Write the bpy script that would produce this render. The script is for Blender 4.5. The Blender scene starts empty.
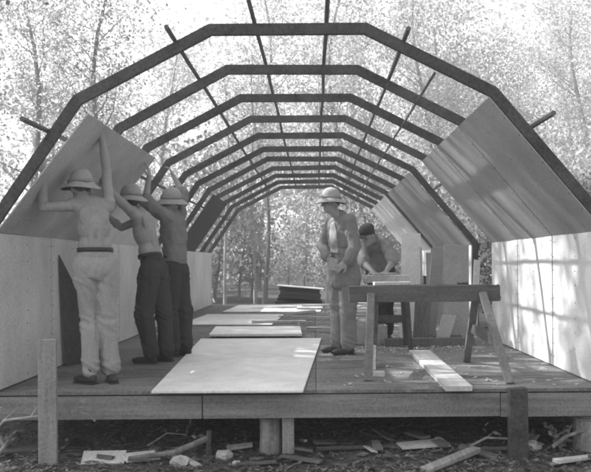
import bpy, math, random
from mathutils import Vector as V, Matrix, Quaternion, noise
random.seed(7)
R = math.radians
S = bpy.context.scene
COL = S.collection
def U(a, b): return random.uniform(a, b)

# ------------------------------------------------------------------ materials (monochrome, as the photograph)
def g(v): return (v, v, v, 1)
def mat(name, v, rough=.85, scale=(6, 6, 6), amp=.25, fine=60, famp=.12, bump=.15, stain=0.0, rand=.0, spec=.2):
    m = bpy.data.materials.new(name); m.use_nodes = True
    nt = m.node_tree; N = nt.nodes; L = nt.links
    b = N['Principled BSDF']; b.inputs['Roughness'].default_value = rough
    b.inputs['Specular IOR Level'].default_value = spec
    tc = N.new('ShaderNodeTexCoord'); mp = N.new('ShaderNodeMapping'); mp.inputs['Scale'].default_value = scale
    L.new(tc.outputs['Object'], mp.inputs['Vector'])
    n1 = N.new('ShaderNodeTexNoise'); n1.inputs['Scale'].default_value = 1; n1.inputs['Detail'].default_value = 5
    n1.inputs['Roughness'].default_value = .65
    L.new(mp.outputs[0], n1.inputs['Vector'])
    n2 = N.new('ShaderNodeTexNoise'); n2.inputs['Scale'].default_value = fine; n2.inputs['Detail'].default_value = 2
    L.new(tc.outputs['Object'], n2.inputs['Vector'])
    def mth(op, a, c):
        x = N.new('ShaderNodeMath'); x.operation = op
        for i, s in enumerate((a, c)):
            if isinstance(s, (int, float)): x.inputs[i].default_value = s
            else: L.new(s, x.inputs[i])
        return x.outputs[0]
    f = mth('ADD', mth('MULTIPLY', mth('SUBTRACT', n1.outputs['Fac'], .5), amp * 4),
            mth('MULTIPLY', mth('SUBTRACT', n2.outputs['Fac'], .5), famp * 4))
    if stain:
        n3 = N.new('ShaderNodeTexNoise'); n3.inputs['Scale'].default_value = 1.1; n3.inputs['Detail'].default_value = 4
        L.new(tc.outputs['Object'], n3.inputs['Vector'])
        f = mth('ADD', f, mth('MULTIPLY', mth('SUBTRACT', n3.outputs['Fac'], .5), stain * 4))
    if rand:
        oi = N.new('ShaderNodeObjectInfo')
        f = mth('ADD', f, mth('MULTIPLY', mth('SUBTRACT', oi.outputs['Random'], .5), rand * 2))
    val = mth('MAXIMUM', mth('MULTIPLY', mth('ADD', f, 1.0), v), .008)
    cb = N.new('ShaderNodeCombineColor')
    for i in range(3): L.new(val, cb.inputs[i])
    L.new(cb.outputs[0], b.inputs['Base Color'])
    if bump:
        bp = N.new('ShaderNodeBump'); bp.inputs['Strength'].default_value = bump; bp.inputs['Distance'].default_value = .01
        L.new(mth('ADD', n1.outputs['Fac'], mth('MULTIPLY', n2.outputs['Fac'], .4)), bp.inputs['Height']); L.new(bp.outputs[0], b.inputs['Normal'])
    return m
def leafmat(name, v, tr=.5, amp=.35, fine=1.3):
    m = mat(name, v, .6, amp=amp, fine=fine, famp=.5, scale=(9, 9, 9), bump=0)
    nt = m.node_tree; N = nt.nodes; L = nt.links
    b = N['Principled BSDF']; out = N['Material Output']
    t = N.new('ShaderNodeBsdfTranslucent'); mx = N.new('ShaderNodeMixShader'); mx.inputs[0].default_value = tr
    L.new(b.inputs['Base Color'].links[0].from_socket, t.inputs['Color'])
    L.new(b.outputs[0], mx.inputs[1]); L.new(t.outputs[0], mx.inputs[2]); L.new(mx.outputs[0], out.inputs['Surface'])
    return m
MT = dict(
    rib=mat('rib lumber', .075, scale=(5, 5, 5), amp=.45, fine=40, famp=.25, rand=.15),
    purlin=mat('purlin pole', .14, scale=(20, 3, 20), amp=.3),
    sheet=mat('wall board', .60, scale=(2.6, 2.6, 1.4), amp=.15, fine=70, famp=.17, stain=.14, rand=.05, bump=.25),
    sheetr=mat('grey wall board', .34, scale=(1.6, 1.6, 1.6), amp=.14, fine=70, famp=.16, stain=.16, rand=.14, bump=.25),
    sheetd=mat('dark faced board', .42, scale=(2.5, 2.5, 2.5), amp=.22, fine=60, famp=.2, stain=.14, rand=.06, bump=.2),
    floorsheet=mat('pale floor board', .74, scale=(5, 5, 5), amp=.14, fine=60, famp=.17, stain=.14),
    deck=mat('deck ply', .16, scale=(2, 9, 2), amp=.45, fine=35, famp=.4, stain=.4, rand=.1),
    fascia=mat('fascia lumber', .22, scale=(1.2, 20, 24), amp=.38, fine=60, famp=.22, stain=.12, rand=.05),
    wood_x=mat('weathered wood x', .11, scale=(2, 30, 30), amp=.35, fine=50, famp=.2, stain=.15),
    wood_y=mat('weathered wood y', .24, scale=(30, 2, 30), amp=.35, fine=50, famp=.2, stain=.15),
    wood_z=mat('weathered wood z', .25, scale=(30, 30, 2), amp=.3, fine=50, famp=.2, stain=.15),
    wood_leg=mat('trestle leg wood', .15, scale=(30, 30, 2), amp=.3, fine=50, famp=.2, stain=.15),
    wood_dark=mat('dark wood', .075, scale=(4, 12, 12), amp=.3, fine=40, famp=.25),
    plank=mat('pale sawn plank', .5, scale=(30, 2, 20), amp=.2, fine=50, famp=.15, stain=.15),
    scrap=mat('scrap board', .42, scale=(9, 9, 9), amp=.22, fine=50, famp=.2, rand=.2),
    bark=mat('bark', .20, scale=(9, 9, 1.6), amp=.45, fine=25, famp=.3, bump=.5, rand=.2),
    barkpale=mat('pale bark', .36, scale=(9, 9, 1.6), amp=.35, fine=25, famp=.25, bump=.4, rand=.1),
    endgrain=mat('log end', .3, scale=(10, 10, 10), amp=.25),
    ground=mat('ground soil', .06, scale=(3, 3, 3), amp=.5, fine=16, famp=.6, bump=.8, stain=.4),
    litter=mat('leaf litter', .12, scale=(2, 2, 2), amp=.5, fine=14, famp=.7, bump=0),
    skin=mat('tanned skin', .31, rough=.6, scale=(9, 9, 9), amp=.12, fine=60, famp=.08, bump=.1, spec=.35),
    hair=mat('dark hair', .07, rough=.7),
    khaki=mat('khaki drill', .34, scale=(5, 5, 4), amp=.12, fine=90, famp=.14, bump=.5, stain=.08),
    darkcloth=mat('dark cotton', .05, scale=(5, 5, 4), amp=.15, fine=90, famp=.2, bump=.5, stain=.1),
    greycloth=mat('grey cotton', .28, scale=(5, 5, 4), amp=.12, fine=90, famp=.18, bump=.5, stain=.2),
    palecloth=mat('pale cotton', .34, scale=(11, 11, 6), amp=.22, fine=50, famp=.12, bump=.5),
    officer=mat('drab jacket cloth', .21, scale=(5, 5, 4), amp=.12, fine=90, famp=.18, bump=.5, stain=.12),
    helmet=mat('fibre helmet', .36, scale=(14, 14, 14), amp=.12, famp=.12),
    helmetdark=mat('helmet underside', .06),
    leather=mat('dark leather', .03, rough=.55, spec=.4),
    iron=mat('dull iron', .08, rough=.5, spec=.5),
    stone=mat('pale stone', .4, scale=(8, 8, 8), amp=.3),
    leaf=leafmat('leaf', .22, .5), leafpale=leafmat('pale leaf', .36, .55), leafshade=leafmat('shade-darkened leaf', .12, .35),  # the darkest leaf has tree shade put into its colour
)

# ------------------------------------------------------------------ mesh helper
class MB:
    def __init__(s): s.v = []; s.f = []
    def add(s, vs, fs):
        o = len(s.v); s.v += [V(p) for p in vs]; s.f += [tuple(i + o for i in f) for f in fs]
    def box(s, c, d, rot=None, jit=0):
        c = V(c); q = rot if rot else Matrix.Identity(3)
        vs = []
        for z in (-1, 1):
            for y in (-1, 1):
                for x in (-1, 1):
                    p = V((x * d[0] / 2, y * d[1] / 2, z * d[2] / 2))
                    if jit: p += V((U(-jit, jit), U(-jit, jit), U(-jit, jit)))
                    vs.append(c + q @ p)
        s.add(vs, [(0, 2, 3, 1), (4, 5, 7, 6), (0, 1, 5, 4), (2, 6, 7, 3), (0, 4, 6, 2), (1, 3, 7, 5)])
        return s
    def beam(s, p, q, w, h, up=(0, 0, 1)):
        p = V(p); q = V(q); d = (q - p).normalized(); up = V(up)
        sd = d.cross(up).normalized(); up = sd.cross(d)
        vs = []
        for e in (p, q):
            for a, b in ((-1, -1), (1, -1), (1, 1), (-1, 1)): vs.append(e + sd * a * w / 2 + up * b * h / 2)
        s.add(vs, [(3, 2, 1, 0), (4, 5, 6, 7), (0, 1, 5, 4), (1, 2, 6, 5), (2, 3, 7, 6), (3, 0, 4, 7)])
        return s
    def tube(s, pts, rad, n=8, wob=0):
        pts = [V(p) for p in pts]; o = []; m = len(pts)
        x = None
        for i, p in enumerate(pts):
            t = (pts[min(i + 1, m - 1)] - pts[max(i - 1, 0)]).normalized()
            if x is None: x = t.orthogonal().normalized()
            x = (x - t * x.dot(t)).normalized(); y = t.cross(x)
            for k in range(n):
                a = 2 * math.pi * k / n; r = rad[i] * (1 + U(-wob, wob))
                o.append(p + (x * math.cos(a) + y * math.sin(a)) * r)
        fs = []
        for i in range(m - 1):
            for k in range(n):
                k2 = (k + 1) % n
                fs.append((i * n + k, i * n + k2, (i + 1) * n + k2, (i + 1) * n + k))
        fs.append(tuple(range(n - 1, -1, -1))); fs.append(tuple((m - 1) * n + k for k in range(n)))
        s.add(o, fs); return s
    def cap(s, p, q, r1, r2, n=14):                    # tapered capsule, closed
        p = V(p); q = V(q); d = q - p
        if d.length < 1e-5: d = V((0, 0, 1e-3))
        u = d.normalized(); pts = []; rad = []
        for a in (-88, -60, -30, 0):
            pts.append(p + u * r1 * math.sin(R(a))); rad.append(r1 * math.cos(R(a)))
        for a in (0, 30, 60, 88):
            pts.append(q + u * r2 * math.sin(R(a))); rad.append(r2 * math.cos(R(a)))
        return s.tube(pts, rad, n)
    def ell(s, c, r, q=None, n=18):
        c = V(c); q = q if q else Matrix.Identity(3); vs = []; m = n // 2
        vs.append(c + q @ V((0, 0, r[2])))
        for i in range(1, m):
            t = math.pi * i / m
            for k in range(n):
                a = 2 * math.pi * k / n
                vs.append(c + q @ V((r[0] * math.sin(t) * math.cos(a), r[1] * math.sin(t) * math.sin(a), r[2] * math.cos(t))))
        vs.append(c + q @ V((0, 0, -r[2]))); fs = []
        for k in range(n): fs.append((0, 1 + k, 1 + (k + 1) % n))
        for i in range(m - 2):
            for k in range(n):
                a = 1 + i * n + k; b = 1 + i * n + (k + 1) % n
                fs.append((a, a + n, b + n, b))
        o = 1 + (m - 2) * n
        for k in range(n): fs.append((len(vs) - 1, o + (k + 1) % n, o + k))
        s.add(vs, fs); return s
    def poly(s, pts, thick):                           # slab from a planar polygon and a thickness vector
        n = len(pts); t = V(thick); a = [V(p) for p in pts]
        s.add(a + [p + t for p in a], [tuple(range(n - 1, -1, -1)), tuple(range(n, 2 * n))] + [(i, (i + 1) % n, (i + 1) % n + n, i + n) for i in range(n)])
        return s
    def build(s, name, m, parent=None, origin=None, smooth=False):
        if parent is not None: o0 = V(parent['_o'])
        elif origin is not None: o0 = V(origin)
        else:
            xs = [p.x for p in s.v]; ys = [p.y for p in s.v]; zs = [p.z for p in s.v]
            o0 = V(((min(xs) + max(xs)) / 2, (min(ys) + max(ys)) / 2, min(zs)))
        me = bpy.data.meshes.new(name); me.from_pydata([p - o0 for p in s.v], [], s.f); me.validate()
        if isinstance(m, str): m = MT[m]
        me.materials.append(m)
        if smooth: me.polygons.foreach_set('use_smooth', [True] * len(me.polygons))
        me.update()
        o = bpy.data.objects.new(name, me); COL.objects.link(o)
        if parent is not None: o.parent = parent; o['_o'] = parent['_o']
        else: o.location = o0; o['_o'] = tuple(o0)
        return o
def tag(o, label=None, cat=None, group=None, kind=None):
    if label: o['label'] = label
    if cat: o['category'] = cat
    if group: o['group'] = group
    if kind: o['kind'] = kind
    return o
def thing(name, loc, label, cat, group=None):
    o = bpy.data.objects.new(name, None); COL.objects.link(o); o.location = loc; o['_o'] = tuple(loc)
    o.empty_display_size = .2
    return tag(o, label, cat, group)
def bev(o, w=.004):
    b = o.modifiers.new('b', 'BEVEL'); b.width = w; b.segments = 2; return o

# ------------------------------------------------------------------ camera, world, sun
cd = bpy.data.cameras.new('camera'); cam = bpy.data.objects.new('camera', cd); COL.objects.link(cam)
F = 745.0
cd.sensor_width = 36; cd.lens = F / 591 * 36; cd.shift_x = -19.5 / 591; cd.shift_y = 27 / 591
cd.clip_end = 500; cd.clip_start = .05
cam.location = (0, 0, 1.0); cam.rotation_euler = (Matrix.Rotation(R(90), 3, 'X') @ Matrix.Rotation(R(-.45), 3, 'Z')).to_euler()
S.camera = cam
SUN_E, SUN_A = 40, 20                                   # elevation; degrees past due left towards the far end
sd = V((-math.cos(R(SUN_E)) * math.cos(R(SUN_A)), math.cos(R(SUN_E)) * math.sin(R(SUN_A)), math.sin(R(SUN_E))))
w = bpy.data.worlds.new('World'); S.world = w; w.use_nodes = True
N = w.node_tree.nodes; L = w.node_tree.links
sky = N.new('ShaderNodeTexSky'); sky.sky_type = 'NISHITA'; sky.sun_disc = False
sky.sun_elevation = R(SUN_E); sky.sun_rotation = math.atan2(sd.x, sd.y); sky.dust_density = 3
bw = N.new('ShaderNodeRGBToBW'); L.new(sky.outputs[0], bw.inputs[0]); L.new(bw.outputs[0], N['Background'].inputs[0])
N['Background'].inputs[1].default_value = .105
sl = bpy.data.lights.new('sun', 'SUN'); sl.energy = 5.0; sl.angle = R(.6); sl.color = (1, 1, 1)
so = bpy.data.objects.new('sun', sl); COL.objects.link(so); so.location = (-20, 8, 25)
so.rotation_euler = sd.to_track_quat('Z', 'Y').to_euler()
S.view_settings.view_transform = 'Standard'; S.view_settings.look = 'None'; S.view_settings.gamma = 1
S.view_settings.exposure = 1.85
S.render.engine = 'CYCLES'
S.cycles.pixel_filter_type = 'BLACKMAN_HARRIS'; S.cycles.filter_width = 2.3
S.cycles.max_bounces = 8; S.cycles.transmission_bounces = 6; S.cycles.transparent_max_bounces = 8

def px(x, y, Y):                                        # helper for reading positions off the plan (metres)
    k = F / Y; return ((x - 315) / k, 1 - (y - 263 - (315 - x) * .0079) / k)

# ------------------------------------------------------------------ ground
GZ = -.5
def gz(x, y):
    h = GZ + .05 * noise.noise(V((x * .8, y * .8, 0))) + .02 * noise.noise(V((x * 4, y * 4, 3)))
    d = math.hypot(x, y)
    if d > 30: h += (d - 30) * .02
    return h
b = MB()
xs = [-160, -110, -75, -50, -35, -24, -16, -11, -8] + [-6 + i * .15 for i in range(81)] + [8, 11, 16, 24, 35, 50, 75, 110, 160]
ys = [-120, -60, -30, -12, -4, 0, 2, 3.5] + [4.5 + i * .12 for i in range(30)] + [8.5, 9.5, 11, 13, 15, 17, 19, 21, 24, 28, 34, 42, 54, 75, 110, 160, 230]
vs = [(x, y, gz(x, y)) for y in ys for x in xs]; nx = len(xs)
b.add(vs, [(j * nx + i, j * nx + i + 1, (j + 1) * nx + i + 1, (j + 1) * nx + i) for j in range(len(ys) - 1) for i in range(nx - 1)])
tag(b.build('ground', 'ground', origin=(0, 0, 0), smooth=True), kind='structure')

# ------------------------------------------------------------------ the hut
SP = 1.22; Y1 = 5.87
def ry(i): return Y1 + SP * (i - 1)
hut = thing('arched_hut', (0, 12, 0), 'large open ended arched timber hut frame standing on a raised wooden floor', 'hut')
# inner line of the lining and outer line of the ribs
OUT = [(-2.61, 0), (-2.61, 1.29), (-1.89, 2.33), (-.82, 2.885), (.42, 2.885), (1.44, 2.37), (2.36, 1.28), (2.36, 0)]
T = .088
def offset(P, t):
    q = []
    for i, p in enumerate(P):
        p = V(p); a = V(P[max(i - 1, 0)]); c = V(P[min(i + 1, len(P) - 1)])
        n = []
        for u in ((p - a), (c - p)):
            if u.length > 1e-6: u.normalize(); n.append(V((u.y, -u.x)))
        m = sum(n, V((0, 0))).normalized(); q.append(p + m * t / m.dot(n[0]))
    return q
INN = offset(OUT, T)
def j3(a, y): return V((a[0], y, a[1]))
for i in range(1, 12):
    b = MB(); y = ry(i) + U(-.015, .015); d = .042; dz = [U(-.008, .008) for _ in OUT]
    o = [V((p[0] + (U(-.01, .01) if i > 1 else 0), p[1] + (dz[k] if 0 < k < 7 and i > 1 else 0))) for k, p in enumerate(OUT)]
    n_ = offset(o, T)
    for k in range(7):
        if k in (0, 6): yo = 0
        a, c, e, f = o[k], o[k + 1], n_[k + 1], n_[k]
        b.poly([j3(a, y - d / 2), j3(c, y - d / 2), j3(e, y - d / 2), j3(f, y - d / 2)], (0, d, 0))
    # gusset plates on the far side of each joint
    for k in range(1, 7):
        c = (o[k] + n_[k]) / 2; a = (o[k - 1] + n_[k - 1]) / 2; e = (o[k + 1] + n_[k + 1]) / 2
        u1 = (a - c).normalized() * .16; u2 = (e - c).normalized() * .16
        m1 = V((-u1.y, u1.x)).normalized() * .034; m2 = V((u2.y, -u2.x)).normalized() * .034
        pts = [c + u1 + m1, c + u1 - m1, c - (m1 - m2) * .5, c + u2 - m2, c + u2 + m2, c + (m1 - m2) * .5]
        pts = [c + u1 - m1, c - m1 * 0 + (o[k] - c) * .8 * 0 - (m1 + m2) * .5, c + u2 - m2, c + u2 + m2, c + (m1 + m2) * .5, c + u1 + m1]
        b.poly([j3(p, y + d / 2 + .001) for p in pts], (0, .012, 0))
    bev(b.build('rib', 'rib', hut), .003)
def purlin(X, z, y0, y1, w=.04, h=.045, dx=0):
    b = MB(); n = 12; pts = []
    for i in range(n + 1):
        y = y0 + (y1 - y0) * i / n
        pts.append(V((X + dx * i / n + U(-.008, .008), y, z + U(-.006, .006))))
    b.tube(pts, [w * .47] * (n + 1), 6)
    b.build('purlin', 'purlin', hut)
YE = ry(11)
purlin(-.46, 2.91, 4.98, YE + .3)
purlin(.10, 2.915, 5.2, YE + .2)
purlin(-1.10, 2.77, 5.55, YE + .2)
purlin(.72, 2.76, 5.6, YE + .3)
purlin(.98, 2.52, 6.0, YE + .1, w=.026)
purlin(-2.1, 2.06, 5.38, YE + .2, w=.045)
purlin(1.78, 2.1, 5.52, YE + .3, w=.045)
# sole plates and knee rails
for X in (OUT[0][0] + .045, OUT[-1][0] - .045):
    MB().beam((X, Y1 - .05, .002), (X, YE + .05, .002), .09, .04).build('sole_plate', 'rib', hut)
for k, sx in ((1, -1), (6, 1)):
    p = OUT[k]; MB().beam((p[0] + sx * .022, Y1 + .2, p[1] - .05), (p[0] + sx * .022, YE, p[1] - .05), .038, .08).build('knee_rail', 'rib', hut)

# lining sheets (inside the ribs)
def sheet(y0, y1, A, B, m='sheet', name='wall_sheet', t=.010, dy0=0, dy1=0, parent=hut, warp=.006, lift=0.003, n=8, label=None):
    """board between profile points A and B (x,z), from y0 to y1, with a little warp"""
    A = V(A); B = V(B); u = (B - A).normalized(); nn = V((u.y, -u.x))
    b = MB(); vs = []; ph = U(0, 9)
    for side in (0, 1):
        for i in range(n + 1):
            for j in range(n + 1):
                s_ = i / n; q = j / n
                yy = (y0 + dy0 * q) + ((y1 + dy1 * q) - (y0 + dy0 * q)) * s_
                off = lift + side * t + warp * (noise.noise(V((s_ * 1.5, q * 1.5, ph))) + .5) * (4 * s_ * (1 - s_) + .3)
                p = A.lerp(B, q) + nn * off
                vs.append((p.x, yy, p.y))
    m1 = (n + 1) * (n + 1); fs = []
    for i in range(n):
        for j in range(n):
            a = i * (n + 1) + j; fs.append((a, a + 1, a + n + 2, a + n + 1)); fs.append((a + m1, a + n + 1 + m1, a + n + 2 + m1, a + 1 + m1))
    for i in range(n):
        a = i * (n + 1); c = a + n + 1; fs.append((a, c, c + m1, a + m1)); a += n; c += n; fs.append((c, a, a + m1, c + m1))
        a = i; c = i + 1; fs.append((c, a, a + m1, c + m1)); a = n * (n + 1) + i; c = a + 1; fs.append((a, c, c + m1, a + m1))
    b.add(vs, fs); nsh = len(b.f)
    if y1 < 10.6 and parent is not None and m != 'wood_dark':
        for yy in (y0 + .03, (y0 + y1) / 2, y1 - .03):
            for k_ in range(9):
                c_ = A.lerp(B, (.4 + k_) / 9 + U(-.012, .012)) + nn * (lift + t + warp * .75 + .001); yv = yy + U(-.008, .008)
                b.ell((c_.x, yv, c_.y), (.0045, .005, .005), n=6)
    o = b.build(name, m, parent, smooth=False)
    if len(b.f) > nsh:
        o.data.materials.append(MT['iron'])
        for p_ in o.data.polygons[nsh:]: p_.material_index = 1
    if label: o['label'] = label
    return o
IL, IR = INN[1], INN[6]      # inner knees
IL0 = V((IL.x, .012)); IR0 = V((IR.x, .012))
for i in range(1, 11):       # left vertical wall, complete
    g0 = .008
    sheet(ry(i) + g0, ry(i + 1) - g0, IL0, V((IL.x, IL.y - .004 + U(-.004, .004))))
for i in (1, 2, 3):          # right, nearest three bays
    sheet(ry(i) + (.013 if i > 1 else -.02), ry(i + 1) - .013, V((IR.x, IR.y - .006)), IR0, dy0=U(-.003, .003))
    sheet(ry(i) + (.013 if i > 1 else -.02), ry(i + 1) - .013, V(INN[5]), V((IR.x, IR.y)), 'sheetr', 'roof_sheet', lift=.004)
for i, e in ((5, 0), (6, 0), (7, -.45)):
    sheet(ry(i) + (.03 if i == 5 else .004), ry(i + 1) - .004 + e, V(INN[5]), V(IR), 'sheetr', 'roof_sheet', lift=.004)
for i in (8, 9, 10):
    sheet(ry(i) + .03, ry(i + 1) - .004, V(INN[5]), V(IR), 'sheet', 'roof_sheet', lift=.004)
# right wall beyond: boards with gaps
sheet(ry(5) + .02, ry(6) + .25, V((IR.x, IR.y - .01)), IR0, dy1=-.15)
sheet(ry(8) + .1, ry(9) + .2, V((IR.x, IR.y - .01)), V((IR.x, .72)))
sheet(ry(9) + .25, ry(10), V((IR.x, IR.y - .01)), IR0)
# left slope: strip low down, dark piece further back
LT = V(INN[2])
sheet(ry(3) + .03, ry(5), IL, IL.lerp(LT, .50), 'sheet', 'roof_sheet')
sheet(ry(7) + .25, ry(9) - .05, IL, LT, 'wood_dark', 'roof_sheet', label='dark roof sheet between the far left ribs')

# deck, fascia, joists, piers
DX0, DX1 = -3.3, 3.1; DY0 = 5.86; DY1 = YE + .25
ny = 5; xe = [DX0, -2.44, -1.22, 0, 1.22, 2.44, DX1]
for i in range(len(xe) - 1):
    y = DY0
    for j in range(6):
        y2 = min(y + 2.44 - (1.22 if (i % 2 and j == 0) else 0), DY1)
        if y2 - y < .05: break
        a = V(((xe[i] + xe[i + 1]) / 2, (y + y2) / 2, -.0125))
        MB().box(a, (xe[i + 1] - xe[i] - .006, y2 - y - .006, .025), jit=.0012).build('floor_panel', 'deck', hut)
        y = y2
for a, c in ((DX0, -.9), (-.893, 1.45), (1.457, DX1)):
    bev(MB().box(((a + c) / 2, DY0 + .035, -.13), (c - a, .045, .185), jit=.003).build('fascia_board', 'fascia', hut), .004)
for i in range(14):
    y = DY0 + .6 + i * .9
    MB().box((-.1, y, -.12), (6.3, .045, .17)).build('joist', 'wood_dark', hut)
for X in (-2.3, .05 - .9, .6, 1.9):
    MB().box((X, (DY0 + DY1) / 2 + .3, -.26), (.1, DY1 - DY0 - .3, .1)).build('bearer', 'wood_dark', hut)
def logpier(x, y, r, z1, label):
    b = MB(); b.tube([(x, y, GZ - .1), (x + .005, y, GZ + .1), (x, y + .004, (z1 + GZ) / 2 + .1), (x, y, z1)], [r * 1.04, r, r * .97, r], 18, wob=.035)
    o = b.build('log_pier', 'bark', hut, smooth=False); o['label'] = label
    e = MB(); e.tube([(x, y, z1), (x, y, z1 + .004)], [r * .93, r * .92], 18); e.build('cut_end', 'endgrain', o)
logpier(-.375, 6.02, .085, -.235, 'short round log pier beside the thin post')
logpier(2.17, 5.98, .11, -.24, 'log pier at the right edge')
o = bev(MB().box((-.225, 5.96, -.375), (.095, .05, .31)).build('support_post', 'wood_z', hut)); o['label'] = 'thin sawn post under the middle of the floor'
for X, Y in ((-2.3, 8.5), (.6, 8.5), (1.9, 9), (-.85, 10.5), (-2.3, 12), (.6, 12), (1.9, 13), (-.85, 15)):
    MB().tube([(X, Y, GZ - .1), (X, Y, -.31)], [.1, .1], 12, wob=.04).build('log_pier', 'bark', hut)

# ------------------------------------------------------------------ people
def cloth_mods(o, vox, disp=0, size=.09, smooth=3, kind=None):
    """fuse the overlapping volumes into one surface, then push folds into it"""
    m = o.modifiers.new('r', 'REMESH'); m.mode = 'VOXEL'; m.voxel_size = vox; m.use_smooth_shade = True
    s_ = o.modifiers.new('s', 'SMOOTH'); s_.factor = .6; s_.iterations = smooth
    dg = bpy.context.evaluated_depsgraph_get(); dg.update()
    me = bpy.data.meshes.new_from_object(o.evaluated_get(dg)); nm = o.data.name; old = o.data
    o.modifiers.clear(); o.data = me; bpy.data.meshes.remove(old); me.name = nm
    if kind:
        ph = U(0, 50); NN = noise.noise
        nrm = [v.normal.copy() for v in me.vertices]
        for v, n_ in zip(me.vertices, nrm):
            c = v.co; x, y, z = c
            if kind == 'trousers':
                wz = NN(V((x * 3, y * 3, z * 3 + ph))) * .12
                a = 1 - abs(NN(V((x * 11 + wz * 8, y * 11 + wz * 8, z * 2.6 + ph)))) * 2.4        # long vertical creases
                kn = math.exp(-((z - .5) / .10) ** 2) + math.exp(-((z - .14) / .08) ** 2) + .8 * math.exp(-((z - .86) / .07) ** 2)
                e = 1 - abs(NN(V((x * 5, y * 5, z * 17 + x * 9 + ph)))) * 2.4                       # bunching at knee, hem, crotch
                d = a * .010 + e * .013 * kn + NN(V((x * 4, y * 4, z * 3 + ph))) * .014
            elif kind == 'shirt':
                a = 1 - abs(NN(V((x * 9 + z * 5, y * 9, z * 6 + ph)))) * 2.4
                e = 1 - abs(NN(V((x * 13, y * 13 + z * 4, z * 9 + ph + 9)))) * 2.4
                d = a * .011 + e * .006 + NN(V((x * 4, y * 4, z * 3 + ph))) * .01
            else:
                d = NN(V((x * 9, y * 9, z * 9 + ph))) * .005 + disp * .5 * NN(V((x * 30, y * 30, z * 30 + ph)))
            v.co = c + n_ * d
    for p in me.polygons: p.use_smooth = True
    me.update(); return o
def basis(fwd, up):                                     # columns: right(x), forward(y), up(z)
    f = V(fwd).normalized(); u = V(up); r = f.cross(u).normalized(); u = r.cross(f).normalized()
    return Matrix((r, f, u)).transposed()
def hand(b, wrist, d, n, curl=.35, thumb=1, L_=.185):
    """five fingers; d = direction along the hand, n = direction the palm faces"""
    d = V(d).normalized(); n = V(n); n = (n - d * n.dot(d)).normalized(); s_ = d.cross(n) * thumb
    w_ = V(wrist)
    q = Matrix((s_, n, d)).transposed()
    b.ell(w_ + d * .05, (.042, .017, .054), q); b.cap(w_ - d * .02, w_ + d * .02, .026, .026)
    for i, (o, l, r) in enumerate(((.030, .078, .0095), (.010, .088, .0098), (-.011, .082, .0095), (-.031, .064, .0085))):
        base = w_ + d * .085 + s_ * o
        dd = (d + s_ * o * 5.5).normalized(); ang = 0; p = base
        for k, fr in enumerate((.45, .32, .23)):
            ang += curl * (.6 + .5 * k) * (1 + .12 * i)
            v = dd * math.cos(ang) + n * math.sin(ang); e = p + v * l * fr; b.cap(p, e, r * (1 - .07 * k), r * (1 - .07 * (k + 1)), 8); p = e
    p = w_ + d * .025 + s_ * .03
    e = p + (s_ * .75 + d * .6 + n * .35).normalized() * .042; b.cap(p, e, .014, .0115, 8)
    b.cap(e, e + (s_ * .25 + d * .9 + n * .4).normalized() * .034, .0115, .0095, 8)
def shoe(par, ankle, toe):
    a = V(ankle); t = V(toe); t.normalize(); t.z = 0
    b = MB(); q = basis(t, (0, 0, 1)); base = V((a.x, a.y, .0))
    b.ell(base + t * .08 + V((0, 0, .035)), (.047, .125, .038), q); b.ell(base - t * .02 + V((0, 0, .045)), (.038, .05, .048), q)
    b.cap(a + V((0, 0, .05)), a - V((0, 0, .03)), .046, .042)
    o = b.build('shoe', 'leather', par); cloth_mods(o, .012, 0, smooth=2)
    MB().box(base + t * .055 + V((0, 0, .008)), (.076, .235, .014), q).build('sole', 'leather', o)
def headgear(par, c, up, fwd, kind, mt='helmet', s=1.0):
    q = basis(fwd, up); c = V(c)
    def lathe(prof, n=36):
        vs = []; fs = []
        for (r, z) in prof:
            for k in range(n):
                a = 2 * math.pi * k / n; rr = r * s
                dip = -.018 * max(0, math.sin(a)) ** 2 * (r > .115) - .022 * max(0, -math.sin(a)) ** 2 * (r > .115)
                vs.append(c + q @ V((rr * .88 * math.cos(a), rr * 1.08 * math.sin(a), z * s + dip)))
        for i in range(len(prof) - 1):
            for k in range(n): fs.append((i * n + k, i * n + (k + 1) % n, (i + 1) * n + (k + 1) % n, (i + 1) * n + k))
        return vs, fs
    if kind == 'helmet':
        b = MB()
        b.add(*lathe([(.004, .132), (.03, .13), (.06, .118), (.085, .095), (.1, .062), (.106, .03), (.108, .012), (.125, .004), (.15, -.014), (.175, -.034), (.177, -.039), (.172, -.041), (.148, -.023), (.123, -.006), (.104, .0), (.1, .03), (.08, .085), (.03, .12), (.004, .124)]))
        ph = U(0, 40)
        for v_ in b.v: v_ += (v_ - c).normalized() * .010 * noise.noise(V((v_.x * 9, v_.y * 9, v_.z * 9 + ph)))
        o = b.build('sun_helmet', mt, par, smooth=True)
        b = MB(); b.add(*lathe([(.107, .012), (.1155, .012), (.1145, .034), (.1065, .034)])); b.build('hat_band', 'greycloth', o, smooth=True)
        b = MB(); b.ell(c + q @ V((0, 0, .133 * s)), (.012, .012, .007)); b.build('top_button', mt, o, smooth=True)
        b = MB(); b.add(*lathe([(.1, -.0015), (.123, -.0085), (.148, -.0255), (.171, -.043)])); b.build('brim_lining', 'helmetdark', o, smooth=True)
    else:
        b = MB(); b.ell(c + V(up).normalized() * .035, (.093, .112, .075), q)
        o = b.build('cloth_cap', 'darkcloth', par, smooth=True)
        MB().ell(c + q @ V((0, .12, .01)), (.075, .065, .008), q).build('cap_peak', 'darkcloth', o, smooth=True)
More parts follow.
